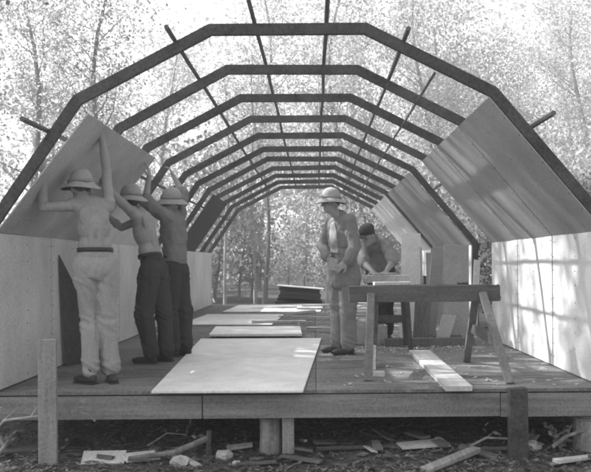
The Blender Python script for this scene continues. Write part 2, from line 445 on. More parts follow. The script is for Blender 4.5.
def person(root, label, J, face, up, shirt, pants, hat, hatup=None, hatfwd=None, chest=1.0, toes=((0, 1, 0), (0, 1, 0)), palms=None, sleeves='none', jacket=False, bag=1.0, hatmat='helmet', curls=(.3, .3), cuff=True):
    """J: dict of joints in metres, world coordinates"""
    P = thing('person', root, label, 'person')
    J = {k: V(v) for k, v in J.items()}
    hl, hr, sl_, sr = J['hipL'], J['hipR'], J['shL'], J['shR']
    pel = (hl + hr) / 2; ch = (sl_ + sr) / 2; spine = (ch - pel).normalized(); side = (sr - sl_).normalized(); frt = spine.cross(side).normalized()
    frt = -frt if frt.dot(V(face)) < 0 and J.get('facefix') is None else frt
    qs = Matrix((side, spine.cross(side).normalized(), spine)).transposed()
    waist = pel.lerp(ch, .33)
    def torso(b, g_, tail=True):
        if tail: b.ell(pel, (.165 + g_, .115 + g_, .12 + g_), qs)
        b.ell(pel.lerp(ch, .3), (.14 + g_, .1 + g_, .14 + g_), qs)
        b.ell(pel.lerp(ch, .66), (.163 * chest + g_, .113 + g_, .17 + g_), qs)
        b.ell(pel.lerp(ch, .88), (.165 * chest + g_, .1 + g_, .1 + g_), qs)
        for s_ in (sl_, sr): b.cap(ch.lerp(s_, .35) - spine * .03, s_ - spine * .012, .075 + g_ * .7, .052 + g_ * .5)
    b = MB(); torso(b, 0)
    hd = J['head']; nb = ch + spine * .03; face_ = V(face).normalized()
    b.cap(nb, hd - V(up).normalized() * .07, .062, .054)
    for s_ in (sl_, sr):                                   # trapezius
        b.cap(nb + spine * .03, s_.lerp(nb, .25), .045, .045)
    for a in 'LR':
        s_, e, h = J['sh' + a], J['el' + a], J['ha' + a]; m1 = s_.lerp(e, .4)
        b.cap(s_, m1, .054, .046); b.cap(m1, e, .047, .038); m2 = e.lerp(h, .3); b.cap(e, m2, .038, .040); b.cap(m2, h, .040, .026)
        b.ell(s_.lerp(e, .08) + V((0, 0, .008)), (.062, .056, .058)); b.ell(s_.lerp(e, .45), (.047, .047, .05)); b.ell(e, (.037, .037, .036)); b.ell(e.lerp(h, .25), (.043, .041, .05)); b.cap(e.lerp(h, .8), h, .030, .027)
        hp, k, f = J['hip' + a], J['kn' + a], J['an' + a]
        b.cap(hp, hp.lerp(k, .4), .088, .078); b.cap(hp.lerp(k, .4), k, .078, .054); b.cap(k, k.lerp(f, .35), .054, .056); b.cap(k.lerp(f, .35), f, .056, .036)
        n_ = (palms or {}).get(a, (-1, 0, 0)); d = J.get('hd' + a, h - e)
        hand(b, h, d, n_, curls[0 if a == 'L' else 1], 1 if a == 'L' else -1)
    # head with brow, nose, lips, chin, ears
    q = basis(face_, up); H = lambda x, y, z: hd + q @ V((x, y, z))
    b.ell(hd + q @ V((0, -.01, .02)), (.073, .093, .098), q); b.ell(H(0, .025, -.045), (.056, .062, .068), q)
    b.ell(H(0, .066, -.092), (.024, .02, .02), q); b.cap(H(0, .083, .012), H(0, .104, -.022), .010, .015, 8)
    b.cap(H(-.035, .074, .027), H(.035, .074, .027), .014, .014, 8)
    b.cap(H(-.018, .082, -.054), H(.018, .082, -.054), .008, .008, 8); b.cap(H(-.015, .081, -.066), H(.015, .081, -.066), .008, .008, 8)
    for s_ in (-1, 1):
        b.ell(H(s_ * .075, -.008, -.01), (.011, .019, .031), q); b.ell(H(s_ * .042, .055, -.022), (.02, .02, .018), q)
    if not shirt:
        bk = -qs.col[1] if qs.col[1].dot(face_) > 0 else qs.col[1]
        for s_, sh in ((-1, sl_), (1, sr)):
            c_ = ch.lerp(sh, .5) - spine * .10 + bk * .07; b.ell(c_, (.055, .03, .085), qs)
            b.cap(pel.lerp(ch, .15) + side * s_ * .035 + bk * .075, pel.lerp(ch, .7) + side * s_ * .035 + bk * .085, .026, .028)
    o = b.build('body', 'skin', P); cloth_mods(o, .0062, 0, smooth=2)
    for s_ in (-1, 1): MB().ell(H(s_ * .03, .0835, .004), (.0115, .006, .007), q).build('eye', 'hair', P, smooth=True)
    b = MB(); b.ell(H(0, -.022, .035), (.077, .088, .094), q); b.ell(H(0, -.055, -.005), (.058, .045, .045), q); ho = b.build('hair', 'hair', P); cloth_mods(ho, .012, .01, smooth=1, kind='hair')
    # trousers
    b = MB(); g_ = .022 * bag
    b.ell(pel - spine * .025, (.150 + g_, .118 + g_, .12 + g_ * .5), qs); b.ell(waist.lerp(pel, .5), (.142 + g_ * .2, .106 + g_ * .2, .075), qs)
    for a in 'LR':
        hp, k, f = J['hip' + a], J['kn' + a], J['an' + a]; f2 = f.lerp(k, -.02)
        b.cap(hp, hp.lerp(k, .5), .090 + g_, .078 + g_); b.cap(hp.lerp(k, .5), k, .078 + g_, .066 + g_)
        b.cap(k, k.lerp(f2, .5), .066 + g_, .062 + g_); b.cap(k.lerp(f2, .5), f2 + (k - f2).normalized() * .03, 0.060 + g_, .052 + g_)
    o = b.build('trousers', pants, P); cloth_mods(o, .0095, smooth=3, kind='trousers')
    if shirt:
        b = MB(); torso(b, .020 if not jacket else .026, jacket)
        b.ell(pel.lerp(ch, .2), (.152, .118, .10), qs)
        if jacket:
            b.ell(pel + spine * .06, (.185, .14, .17), qs); b.cap(pel + side * .04, pel + side * .05 - spine * .10, .145, .15); b.cap(pel - side * .04, pel - side * .05 - spine * .10, .145, .15)
        for a in 'LR':
            s_, e, h = J['sh' + a], J['el' + a], J['ha' + a]
            b.cap(s_, e, .07, .06)
            if sleeves == 'long': b.cap(e, e.lerp(h, .86), .06, .048)
            else: b.cap(s_.lerp(e, .7), e.lerp(h, .12), .064, .06)
        b.cap(nb, nb + spine * .035, .075, .066)
        o = b.build('shirt' if not jacket else 'jacket', shirt, P); cloth_mods(o, .0095, smooth=3, kind='shirt')
    # belt
    if not jacket:
        wp = waist.lerp(pel, .25); vs = []; n = 32; fs = []
        for z, r in ((-.018, .0), (-.018, .008), (.018, .008), (.018, 0)):
            for k in range(n):
                a = 2 * math.pi * k / n; vs.append(wp + qs @ V(((.139 + g_ * .2 + r) * math.cos(a), (.103 + g_ * .2 + r) * math.sin(a), z)))
        for i in range(3):
            for k in range(n): fs.append((i * n + k, i * n + (k + 1) % n, (i + 1) * n + (k + 1) % n, (i + 1) * n + k))
        b = MB(); b.add(vs, fs); b.build('belt', 'leather', P, smooth=True)
    shoe(P, J['anL'], toes[0]); shoe(P, J['anR'], toes[1])
    headgear(P, H(0, -.005, .045), hatup or up, hatfwd or face, hat, hatmat, .93)
    return P

# shirtless man nearest the camera, back towards us
person((-1.84, 6.3, 0), 'shirtless man in pale trousers, nearest the camera, pressing both hands on the dark sheet', dict(
    hipL=(-1.93, 6.27, 1.0), hipR=(-1.77, 6.33, 1.0), shL=(-2.005, 6.25, 1.50), shR=(-1.76, 6.36, 1.50), head=(-1.97, 6.28, 1.645),
    elL=(-2.235, 6.12, 1.475), haL=(-2.19, 6.02, 1.73), hdL=(.05, -.02, 1), elR=(-1.79, 6.42, 1.82), haR=(-1.83, 6.42, 2.09), hdR=(-.05, 0, 1),
    knL=(-1.92, 6.34, .53), anL=(-1.89, 6.24, .09), knR=(-1.79, 6.36, .53), anR=(-1.755, 6.38, .09)),
    face=(-.55, .8, .05), up=(0, 0, 1), shirt=None, pants='khaki', hat='helmet', hatup=(.03, -.06, 1), hatfwd=(-.9, .3, 0), toes=((-.8, .5, 0), (.35, -.75, 0)),
    palms=dict(L=(-.8, .2, .55), R=(-.8, .2, .55)), chest=.86, bag=.6, curls=(.15, .12))
# second shirtless man leaning
person((-1.6, 7.55, 0), 'shirtless man in dark trousers leaning left with one arm up, between two other men', dict(
    hipL=(-1.66, 7.47, .95), hipR=(-1.62, 7.63, .95), shL=(-1.79, 7.38, 1.50), shR=(-1.73, 7.66, 1.49), head=(-1.86, 7.48, 1.645),
    elL=(-2.01, 7.25, 1.73), haL=(-2.04, 7.08, 1.95), hdL=(.02, -.05, 1), elR=(-2.0, 7.72, 1.38), haR=(-2.19, 7.62, 1.55), hdR=(-.3, 0, .8),
    knL=(-1.70, 7.42, .5), anL=(-1.66, 7.5, .09), knR=(-1.55, 7.6, .5), anR=(-1.53, 7.66, .09)),
    face=(-.8, .3, .35), up=(.15, 0, 1), shirt=None, pants='darkcloth', hat='helmet', hatup=(.5, -.25, 1), hatfwd=(-.8, .3, 0), toes=((-1, .1, 0), (-1, .3, 0)),
    palms=dict(L=(-.8, .2, .4), R=(-.8, .2, .4)), chest=.82, bag=.9, curls=(.15, .2))
# third man, shirt and dark trousers
person((-1.5, 8.05, 0), 'man in grey shirt and dark trousers, furthest away of the three men lifting the sheet', dict(
    hipL=(-1.53, 7.96, .95), hipR=(-1.49, 8.12, .95), shL=(-1.56, 7.88, 1.50), shR=(-1.49, 8.16, 1.50), head=(-1.55, 8.0, 1.66),
    elL=(-1.80, 7.93, 1.66), haL=(-1.77, 7.98, 1.93), hdL=(-.05, .05, 1), elR=(-1.47, 8.3, 1.78), haR=(-1.58, 8.4, 1.98), hdR=(-.5, .2, 1),
    knL=(-1.56, 7.98, .5), anL=(-1.53, 8.02, .09), knR=(-1.43, 8.12, .5), anR=(-1.42, 8.14, .09)),
    face=(-.95, -.2, .15), up=(.15, 0, 1), shirt='officer', pants='darkcloth', hat='helmet', hatup=(.55, -.2, 1), hatfwd=(-.9, -.1, 0), toes=((-1, -.2, 0), (-1, .2, 0)),
    palms=dict(L=(-.8, .1, .3), R=(-.8, .1, .3)), chest=.86, sleeves='short', bag=.9)
# standing overseer in profile
ov = person((.30, 8.2, 0), 'man in drab jacket, baggy trousers and sun helmet standing alone, facing left, arm bent', dict(
    hipL=(.36, 8.10, .93), hipR=(.26, 8.24, .93), shL=(.37, 8.05, 1.455), shR=(.20, 8.31, 1.455), head=(.18, 8.14, 1.655),
    elL=(.43, 7.99, 1.17), haL=(.33, 7.90, 1.0), hdL=(-.7, -.1, -.45), elR=(.085, 8.27, 1.19), haR=(.13, 8.06, 1.04), hdR=(.5, -.5, -.2),
    knL=(.36, 8.09, .5), anL=(.36, 8.10, .09), knR=(.26, 8.26, .5), anR=(.255, 8.28, .09)),
    face=(-1, -.25, -.08), up=(-.05, 0, 1), shirt='officer', pants='officer', hat='helmet', hatup=(-.02, -.05, 1), hatfwd=(-1, -.1, 0), toes=((-1, -.35, 0), (-1, -.1, 0)),
    palms=dict(L=(0, 1, -.2), R=(0, -1, -.2)), sleeves='long', jacket=True, bag=1.1, curls=(.5, .5))
from mathutils.bvhtree import BVHTree
jk = [c for c in ov.children if c.name.startswith('jacket')][0]
bt = BVHTree.FromPolygons([v.co for v in jk.data.vertices], [tuple(p.vertices) for p in jk.data.polygons])
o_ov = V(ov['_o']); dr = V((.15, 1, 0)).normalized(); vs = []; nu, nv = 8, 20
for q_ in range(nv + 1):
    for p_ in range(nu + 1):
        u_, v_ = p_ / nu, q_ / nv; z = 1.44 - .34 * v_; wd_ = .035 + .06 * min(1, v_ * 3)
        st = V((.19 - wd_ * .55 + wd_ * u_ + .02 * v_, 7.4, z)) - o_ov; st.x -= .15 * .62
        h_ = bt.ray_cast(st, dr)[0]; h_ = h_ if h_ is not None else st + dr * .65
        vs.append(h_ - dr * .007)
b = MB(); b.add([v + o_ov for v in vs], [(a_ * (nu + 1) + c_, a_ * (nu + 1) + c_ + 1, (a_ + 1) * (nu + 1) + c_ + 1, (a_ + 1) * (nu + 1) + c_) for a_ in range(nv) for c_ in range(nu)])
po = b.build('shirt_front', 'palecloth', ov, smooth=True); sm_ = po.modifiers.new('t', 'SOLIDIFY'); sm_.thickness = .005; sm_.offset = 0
b = MB(); b.poly([(.13, 7.90, .93), (.22, 7.90, .92), (.25, 7.92, 1.04), (.16, 7.92, 1.06)], (0, .004, 0)); tag(b.build('paper_sheet', 'palecloth'), 'small pale folded paper held in the hand of the man in drab jacket', 'paper')
# man bending over the trestle
sw = person((.86, 9.75, 0), 'man in dark cap and grey shirt bending over the low work stand', dict(
    hipL=(.93, 9.70, .91), hipR=(.78, 9.80, .91), shL=(.86, 9.27, 1.25), shR=(.63, 9.42, 1.27), head=(.655, 9.17, 1.33),
    elL=(.95, 9.05, 1.02), haL=(.84, 8.84, .885), hdL=(-.5, -.8, -.15), elR=(.60, 9.22, 1.0), haR=(.70, 8.98, .885), hdR=(.1, -.9, -.15),
    knL=(.92, 9.60, .48), anL=(.95, 9.78, .09), knR=(.78, 9.72, .48), anR=(.78, 9.9, .09)),
    face=(-.6, -.6, -.5), up=(-.25, -.3, 1), shirt='greycloth', pants='darkcloth', hat='cap', toes=((-.5, -1, 0), (-.5, -1, 0)),
    palms=dict(L=(0, 0, -1), R=(0, 0, -1)), sleeves='short', bag=.9, curls=(.3, .3))
ws = thing('work_stand', (.84, 8.72, 0), 'low work stand with a thick pale top, where the bending man rests his hands', 'work stand')
bev(MB().box((.84, 8.72, .81), (.50, .42, .085), Matrix.Rotation(R(-4), 3, 'Z'), jit=.004).build('top', 'plank', ws))
for x, y in ((.64, 8.58), (1.04, 8.56), (.66, 8.88), (1.03, 8.88)):
    MB().beam((x, y, .765), (x + (x - .84) * .25, y, 0), .05, .07, (0, 1, 0)).build('leg', 'wood_dark', ws)
MB().box((.84, 8.57, .35), (.44, .02, .09)).build('rail', 'wood_dark', ws)
# ------------------------------------------------------------------ the sheet being raised, on the left slope
off = V((.02, .008))
o = sheet(Y1 - .01, Y1 + 2.44, IL + V((.012, .01)), LT + V((.045, -.065)), 'sheetd', 'roofing_sheet', parent=None, warp=.02, lift=.004, n=14)
tag(o, 'large dark grey sheet held against the left slope of the ribs by three men', 'sheet')

# ------------------------------------------------------------------ trestle bench
tr = thing('trestle_bench', (.97, 6.7, 0), 'rough timber trestle bench with splayed legs near the right wall', 'trestle')
bev(MB().box((.985, 6.72, .715), (1.36, .05, .145), jit=.004).build('top_beam', 'wood_x', tr))
bev(MB().box((1.02, 6.80, .775), (1.2, .11, .03), jit=.003).build('top_plank', 'wood_x', tr))
for (xt, xb, yb) in ((1.50, 1.585, 6.08), (1.47, 1.50, 7.42), (.50, .44, 6.28), (.55, .55, 7.2)):
    yt = 6.68 if yb < 6.7 else 6.80
    bev(MB().beam((xt, yt, .72), (xb, yb, .0), .068, .04, (0, 1, 0)).build('leg', 'wood_leg', tr))
MB().beam((1.525, 6.37, .33), (1.485, 7.08, .37), .02, .09).build('leg_brace', 'wood_x', tr)
MB().beam((.47, 6.5, .33), (.55, 7.0, .37), .02, .09).build('leg_brace', 'wood_x', tr)
tag(bev(MB().box((.70, 6.80, .808), (.34, .09, .03), Matrix.Rotation(.12, 3, 'Z'), jit=.003).build('cut_board', 'plank')), 'short pale cut board lying on the left end of the trestle bench', 'board')
tag(bev(MB().box((.80, 8.66, .868), (.30, .10, .025), Matrix.Rotation(.4, 3, 'Z'), jit=.003).build('cut_board', 'scrap')), 'small offcut lying on top of the low work stand', 'board')
saw = thing('hand_saw', (.80, 6.86, .80), 'hand saw lying on the trestle bench right of the short cut board', 'saw')
q = Matrix.Rotation(.1, 3, 'Z')
MB().poly([(.90, 6.80, .792), (1.30, 6.82, .792), (1.31, 6.86, .792), (.90, 6.87, .792)], (0, 0, .003)).build('blade', 'iron', saw)
MB().tube([(1.30, 6.83, .803), (1.40, 6.82, .803), (1.41, 6.87, .803), (1.31, 6.86, .803)], [.012] * 4, 8).build('handle', 'wood_dark', saw)
bx = thing('tool_box', (.62, 9.2, 0), 'open pale wooden tool box on the floor behind the trestle legs', 'tool box')
for c, d in (((.62, 9.05, .12), (.5, .02, .22)), ((.62, 9.32, .12), (.5, .02, .22)), ((.375, 9.185, .12), (.02, .25, .22)), ((.865, 9.185, .12), (.02, .25, .22)), ((.62, 9.185, .02), (.46, .25, .02))):
    MB().box(c, d).build('side_board', 'plank', bx)
# ------------------------------------------------------------------ loose sheets and boards on the floor
def slab(name, pts, z, t, m, label, cat='board', group=None, sag=0):
    b = MB(); b.poly([(p[0], p[1], z + (p[2] if len(p) > 2 else 0)) for p in pts], (0, 0, t))
    return tag(b.build(name, m), label, cat, group)
slab('floor_sheet', [(-1.27, 5.74), (-.10, 5.72), (.075, 9.7), (-1.5, 9.75)], .006, .016, 'floorsheet', 'largest pale sheet lying flat on the floor, overhanging its front edge', 'sheet')
slab('floor_sheet', [(-1.42, 9.95), (-.18, 9.9), (-.23, 11.1), (-1.5, 11.2)], .03, .03, 'floorsheet', 'smaller pale sheet lying just behind the largest floor sheet', 'sheet')
slab('floor_sheet', [(-2.2, 12.1), (-.7, 11.9), (-.6, 14.3), (-2.1, 14.5)], .008, .014, 'floorsheet', 'pale sheet flat on the far floor beside the left wall', 'sheet')
slab('floor_sheet', [(-1.9, 15.2), (.1, 15.0), (.2, 17.4), (-1.8, 17.6)], .008, .014, 'floorsheet', 'pale sheet flat at the far end of the floor', 'sheet')
slab('plank', [(1.00, 5.74), (1.205, 5.74), (1.24, 8.1), (1.02, 8.12)], .004, .038, 'plank', 'pale plank lying lengthwise on the floor with its end jutting past the front edge', 'plank', 'planks on the floor')
slab('plank', [(.82, 8.85), (1.9, 8.9), (1.9, 9.02), (.82, 8.97)], .004, .085, 'wood_leg', 'thick dark plank lying crosswise on the floor behind the trestle', 'plank', 'planks on the floor')
slab('wood_block', [(.50, 6.52), (.60, 6.5), (.61, 6.62), (.51, 6.63)], .003, .035, 'plank', 'small pale wood block on the floor by the left legs of the trestle', 'block')
# upright offcut against left trestle leg
b = MB(); b.poly([(.47, 6.95, .0), (.56, 6.95, .0), (.57, 7.0, .22), (.48, 7.0, .24)], (0, .018, 0)); tag(b.build('offcut', 'plank'), 'pale upright offcut leaning on the left legs of the trestle', 'offcut')
# scraps strewn on the far floor
desc = ['narrow', 'split', 'short', 'long', 'broken', 'thin', 'square', 'wide']
spots = [(-.6, 12.3, .9, .09, 15), (.3, 11.6, .5, .06, -20), (.55, 12.6, .8, .1, 65), (-.1, 13.1, 1.1, .08, -8), (.7, 14, .9, .14, 10), (-.3, 14.6, .7, .1, 35),
         (.2, 15.6, 1.2, .1, -12), (1.2, 13.2, .9, .18, 80), (1.3, 15.2, 1.1, .2, 20), (.1, 10.7, .5, .07, -35), (.75, 10.4, .45, .1, 25), (1.2, 11.1, .8, .16, -10),
         (-.15, 11.9, .35, .05, 50), (.62, 9.5, .3, .05, 10), (1.6, 10.2, .6, .14, 60), (-.9, 16.3, 1, .12, 5), (.35, 16.8, 1.3, .16, -5), (1.4, 17.3, 1.2, .2, 12), (.9, 16.0, .5, .1, 70), (.4, 10.0, .35, .05, 5)]
for i, (x, y, l, wd, a) in enumerate(spots):
    q = Matrix.Rotation(R(a), 3, 'Z') @ Matrix.Rotation(R(U(-2, 2)), 3, 'Y')
    b = MB(); b.box((x, y, .035 + .006 * i % .03), (l, wd, .02 + U(0, .02)), q, jit=.008)
    tag(b.build('wood_scrap', 'scrap'), 'pale wood scrap strewn on the far half of the hut floor', 'scrap', 'wood scraps on the far floor')
# leaning boards against the right wall
def leanb(p0, p1, wd, t, m, label, cat='board', facing=(-1, 0, 0)):
    b = MB(); b.beam(p0, p1, t, wd, (0, 1, 0)); return tag(bev(b.build('leaning_board', m), .002), label, cat, 'boards leaning at the right wall')
def prop(x0, x1, y, z1, dxt, dyt, t, m, label):
    b = MB(); b.poly([(x0, y, .004), (x1, y, .004), (x1 + dxt, y + dyt, z1), (x0 + dxt, y + dyt, z1 + .01)], (0, t, 0))
    return tag(bev(b.build('leaning_board', m), .002), label, 'board', 'boards propped up at the right wall')
prop(1.66, 1.99, 9.65, 1.22, .03, .12, .012, 'sheetd', 'broad upright board propped behind the trestle, nearest the dark gap in the right wall')
prop(1.44, 1.60, 9.95, 1.20, .15, .1, .02, 'sheetr', 'narrow upright board leaning to the right beside the broad one')
prop(1.44, 1.475, 10.2, 1.2, 0, .05, .03, 'plank', 'thinnest pale upright strip left of the leaning boards')
prop(1.24, 1.52, 10.75, 1.42, .02, .1, .012, 'floorsheet', 'pale upright board standing furthest back behind the trestle')
prop(2.03, 2.11, 9.72, 1.02, .06, .06, .02, 'floorsheet', 'pale narrow upright board in the dark gap of the right wall')
prop(1.86, 2.2, 12.4, 1.15, .0, .1, .012, 'sheetd', 'grey upright board far back against the right wall')
prop(.98, 1.14, 11.9, .95, .1, .2, .02, 'sheetd', 'short grey upright board far behind the bending man')
slab('plywood_offcut', [(1.5, 9.45), (1.85, 9.4), (1.9, 9.75), (1.55, 9.8)], .004, .05, 'wood_dark', 'dark offcut stack lying on the floor near the right wall', 'offcut')
prop(1.20, 1.40, 9.2, .50, .05, .12, .03, 'wood_leg', 'short dark board propped low behind the trestle bench')
prop(1.08, 1.2, 9.4, .40, -.04, .12, .02, 'floorsheet', 'short pale offcut propped low beside the short dark board')
prop(1.45, 1.62, 9.1, .34, .12, .1, .02, 'sheetd', 'short grey board leaning right, low behind the trestle')
b = MB()
for k_ in range(2600):
    x = U(-2.3, 2.2); y = U(5.95, 18) if x > .1 else U(10, 18); l = U(.01, .045); a = U(0, 6.28)
    if random.random() < .5: x = U(.2, 1.9); y = U(8.2, 13)
    b.box((x, y, .006), (l, l * U(.15, .6), .006), Matrix.Rotation(a, 3, 'Z') @ Matrix.Rotation(U(-.2, .2), 3, 'Y'))
tag(b.build('wood_chips', 'plank', origin=(0, 12, 0)), 'pale wood chips and shavings scattered over the hut floor', 'wood chips', kind='stuff')
# dark triangular slab standing in for the shaded gap in the left wall
b = MB(); b.poly([(-2.50, 7.26, 1.10), (-2.46, 7.34, .012), (-2.20, 8.0, .012)], (.008, .003, 0)); tag(b.build('shade_wedge', 'wood_dark'), 'dark triangular slab standing in for a shaded gap in the left wall beside the nearest man', 'offcut')
# dark lumber stack past the far end
lp = thing('lumber_stack', (-.42, 18.9, GZ), 'dark stack of lumber tilted on the ground past the far end of the hut', 'lumber stack')
for i in range(9):
    q = Matrix.Rotation(R(5), 3, 'Y') @ Matrix.Rotation(R(U(-3, 3)), 3, 'Z')
    bev(MB().box((-.42 + U(-.03, .03), 19.3 + U(-.1, .1), -.40 + i * .088), (1.1 + U(-.1, .1), .9, .078), q, jit=.01).build('board', 'wood_dark', lp))
bev(MB().box((-.38, 19.3, .38), (1.22, .95, .02), Matrix.Rotation(R(5), 3, 'Y')).build('top_board', 'plank', lp))
for X in (-.85, .0): MB().box((X, 19.3, -.49), (.12, .9, .10)).build('bearer', 'wood_dark', lp)

# ------------------------------------------------------------------ foreground
b = MB(); b.poly([(-2.075, 5.55, GZ - .12), (-1.935, 5.55, GZ - .12), (-1.935, 5.55, .44), (-1.96, 5.55, .448), (-2.065, 5.55, .442), (-2.072, 5.55, .43)], (0, .03, 0))
tag(bev(b.build('survey_stake', 'wood_z')), 'tall flat board stake driven in the ground before the left end of the floor', 'stake')
b = MB(); b.poly([(1.475, 5.66, GZ - .1), (1.615, 5.66, GZ - .1), (1.61, 5.66, .035), (1.475, 5.66, .03)], (0, .09, 0))
tag(bev(b.build('wooden_post', 'rib')), 'dark square post standing against the front edge of the floor, right side', 'post')
def scrap(x, y, l, wd, a, t, label, m='scrap', tilt=0, roll=0, z=0):
    q = Matrix.Rotation(R(a), 3, 'Z') @ Matrix.Rotation(R(tilt), 3, 'Y') @ Matrix.Rotation(R(roll), 3, 'X')
    b = MB(); b.box((x, y, gz(x, y) + .03 + z), (l, wd, t), q, jit=.006)
    return tag(bev(b.build('scrap_board', m), .002), label, 'board', 'scrap boards on the ground in front')
scrap(-1.62, 5.68, .32, .2, 8, .014, 'pale square-cut scrap board on the ground right of the tall stake', 'plank', roll=14)
scrap(-1.35, 5.72, .26, .16, 30, .014, 'pale short scrap board touching the square-cut one', 'plank', roll=10)
scrap(1.0, 5.52, .62, .085, 42, .03, 'broad pale board running diagonally away from the camera left of the dark post', 'wood_y', tilt=-4)
scrap(1.45, 5.85, .5, .06, 8, .02, 'grey board under the floor edge behind the dark post', 'wood_x')
scrap(-.12, 5.72, .36, .05, -32, .022, 'thin board slanting on the ground below the thin support post', 'wood_x')
scrap(-2.45, 5.9, .5, .12, 18, .02, 'grey board under the floor at the far left', 'wood_x', roll=10)
scrap(.35, 5.95, .7, .05, 6, .018, 'slender lath on the shaded ground under the middle of the floor', 'wood_x')
scrap(2.0, 5.6, .5, .06, 20, .02, 'pale lath on the ground below the right log pier', 'scrap')
scrap(-.95, 5.62, .22, .05, -50, .02, 'short dark-edged offcut between the pale stone and the leaning log', 'scrap', tilt=6)
scrap(.85, 5.95, .4, .12, 15, .015, 'thin grey sheet scrap lying in shade left of the diagonal board', 'sheetd', roll=8)
scrap(1.25, 5.75, .3, .1, -25, .02, 'tilted grey scrap touching the far end of the diagonal board', 'wood_x', tilt=12)
scrap(-.45, 5.6, .3, .04, 12, .02, 'thin strip on the ground in front of the round log pier', 'wood_x')
b = MB(); b.tube([(-1.42, 5.62, gz(-1.42, 5.6) + .04), (-1.1, 5.75, gz(-1.1, 5.7) + .06), (-.86, 5.86, gz(-.86, 5.8) + .14)], [.017, .022, .024], 9, wob=.12)
tag(b.build('fallen_log', 'bark'), 'thin bare log lying at a slant on the ground, left of centre', 'log')
b = MB(); b.tube([(-.85, 5.86, gz(-.86, 5.8) - .02), (-.845, 5.86, gz(-.86, 5.8) + .2)], [.022, .02], 8); tag(b.build('short_stake', 'wood_dark'), 'short dark stake at the upper end of the thin bare log', 'stake')
for i, (x, y, r) in enumerate(((-.72, 5.80, .055), (-1.03, 5.60, .06), (-.60, 5.62, .03), (1.72, 5.95, .06))):
    b = MB(); b.ell((x, y, gz(x, y) + r * .5), (r * 1.3, r, r * .75), n=10)
    for v in b.v: v += V((U(-1, 1), U(-1, 1), U(-1, 1))) * r * .18
    tag(b.build('stone', 'stone'), ['pale stone beside the short dark stake', 'flat pale stone below the thin bare log', 'smallest pale stone, nearest the camera', 'pale stone under the floor right of the dark post'][i], 'stone')
def branch(pts, r, label, leaves=0, m='bark'):
    root = thing('broken_branch', pts[0], label, 'branch')
    b = MB(); n = len(pts); b.tube(pts, [r * (1 - .6 * i / n) for i in range(n)], 7, wob=.1)
    for i in range(1, n):
        p = V(pts[i]); e = p + V((U(-.1, .1), U(-.08, .08), U(.02, .12))); b.tube([p, e], [r * .4, r * .15], 5)
    b.build('stem', m, root)
    if leaves:
        b = MB()
        for _ in range(leaves):
            p = V(random.choice(pts[1:])) + V((U(-.1, .1), U(-.08, .08), U(-.03, .1))); a = V((U(-1, 1), U(-1, 1), U(-.3, .6))).normalized() * .06; c = a.orthogonal().normalized() * .018
            b.add([p, p + a * .5 + c, p + a, p + a * .5 - c], [(0, 1, 2, 3)])
        b.build('leaves', 'leafpale', root)
branch([(-2.45, 5.65, -.48), (-2.38, 5.68, -.38), (-2.46, 5.7, -.27), (-2.40, 5.72, -.19), (-2.2, 5.74, -.17), (-2.02, 5.78, -.155)], .016, 'curved pale root or branch arching at the far left below the floor', 8, 'barkpale')
branch([(-1.68, 5.66, -.19), (-1.73, 5.7, -.15), (-1.82, 5.72, -.13), (-1.9, 5.74, -.14)], .008, 'leafy twig caught under the floor edge right of the tall stake', 16)
branch([(-1.35, 5.95, -.45), (-1.2, 6.0, -.36), (-1.05, 6.02, -.38)], .008, 'bare thin twig under the floor behind the thin bare log', 6)
branch([(1.85, 5.85, -.46), (1.98, 5.88, -.38), (2.1, 5.9, -.35), (2.2, 5.9, -.36)], .018, 'knotted branch next to the right log pier', 6)
branch([(1.2, 5.9, -.47), (1.35, 5.92, -.40), (1.6, 5.96, -.42), (1.8, 5.9, -.45)], .012, 'low branch lying behind the dark post under the floor', 10)
for i in range(26):
    x = U(-2.7, 2.4); y = U(5.5, 6.3); l = U(.08, .26); w_ = U(.025, .09)
    q = Matrix.Rotation(U(0, 6.28), 3, 'Z') @ Matrix.Rotation(U(-.25, .25), 3, 'Y') @ Matrix.Rotation(U(-.3, .3), 3, 'X')
    b = MB(); b.poly([V((-l / 2, -w_ / 2, 0)), V((l / 2 * U(.7, 1), -w_ / 2, 0)), V((l / 2 * U(.8, 1.1), w_ * U(.1, .5), 0)), V((-l / 2 * U(.8, 1), w_ / 2, 0))], (0, 0, U(.008, .025)))
    b.v = [q @ v + V((x, y, gz(x, y) + .03)) for v in b.v]
    tag(b.build('broken_offcut', random.choice(['scrap', 'wood_x', 'wood_x', 'sheetd', 'wood_leg'])), 'small broken offcut lying in the debris at the front edge of the floor', 'offcut', 'broken offcuts in the debris')
for i, (x, y, n_) in enumerate(((1.95, 5.95, 90), (1.72, 6.05, 60), (-2.5, 5.95, 60))):
    root = thing('weed', (x, y, gz(x, y)), ['leafy weed growing left of the right log pier', 'small weed under the floor right of the dark post', 'weed growing under the floor at the far left'][i], 'weed')
    b = MB(); c_ = MB(); g0 = V((x, y, gz(x, y)))
    for k_ in range(9): 
        e_ = g0 + V((U(-.10, .10), U(-.08, .08), U(.08, .2))); b.tube([g0, g0.lerp(e_, .5) + V((0, 0, .02)), e_], [.004, .003, .0015], 4)
        for q_ in range(n_ // 9):
            p = g0.lerp(e_, U(.3, 1)); a = V((U(-1, 1), U(-1, 1), U(-.2, .7))).normalized() * U(.03, .06); k2 = a.orthogonal().normalized() * a.length * .3
            c_.add([p, p + a * .5 + k2, p + a, p + a * .5 - k2], [(0, 1, 2, 3)])
    b.build('stem', 'bark', root); c_.build('leaves', 'leafpale', root)
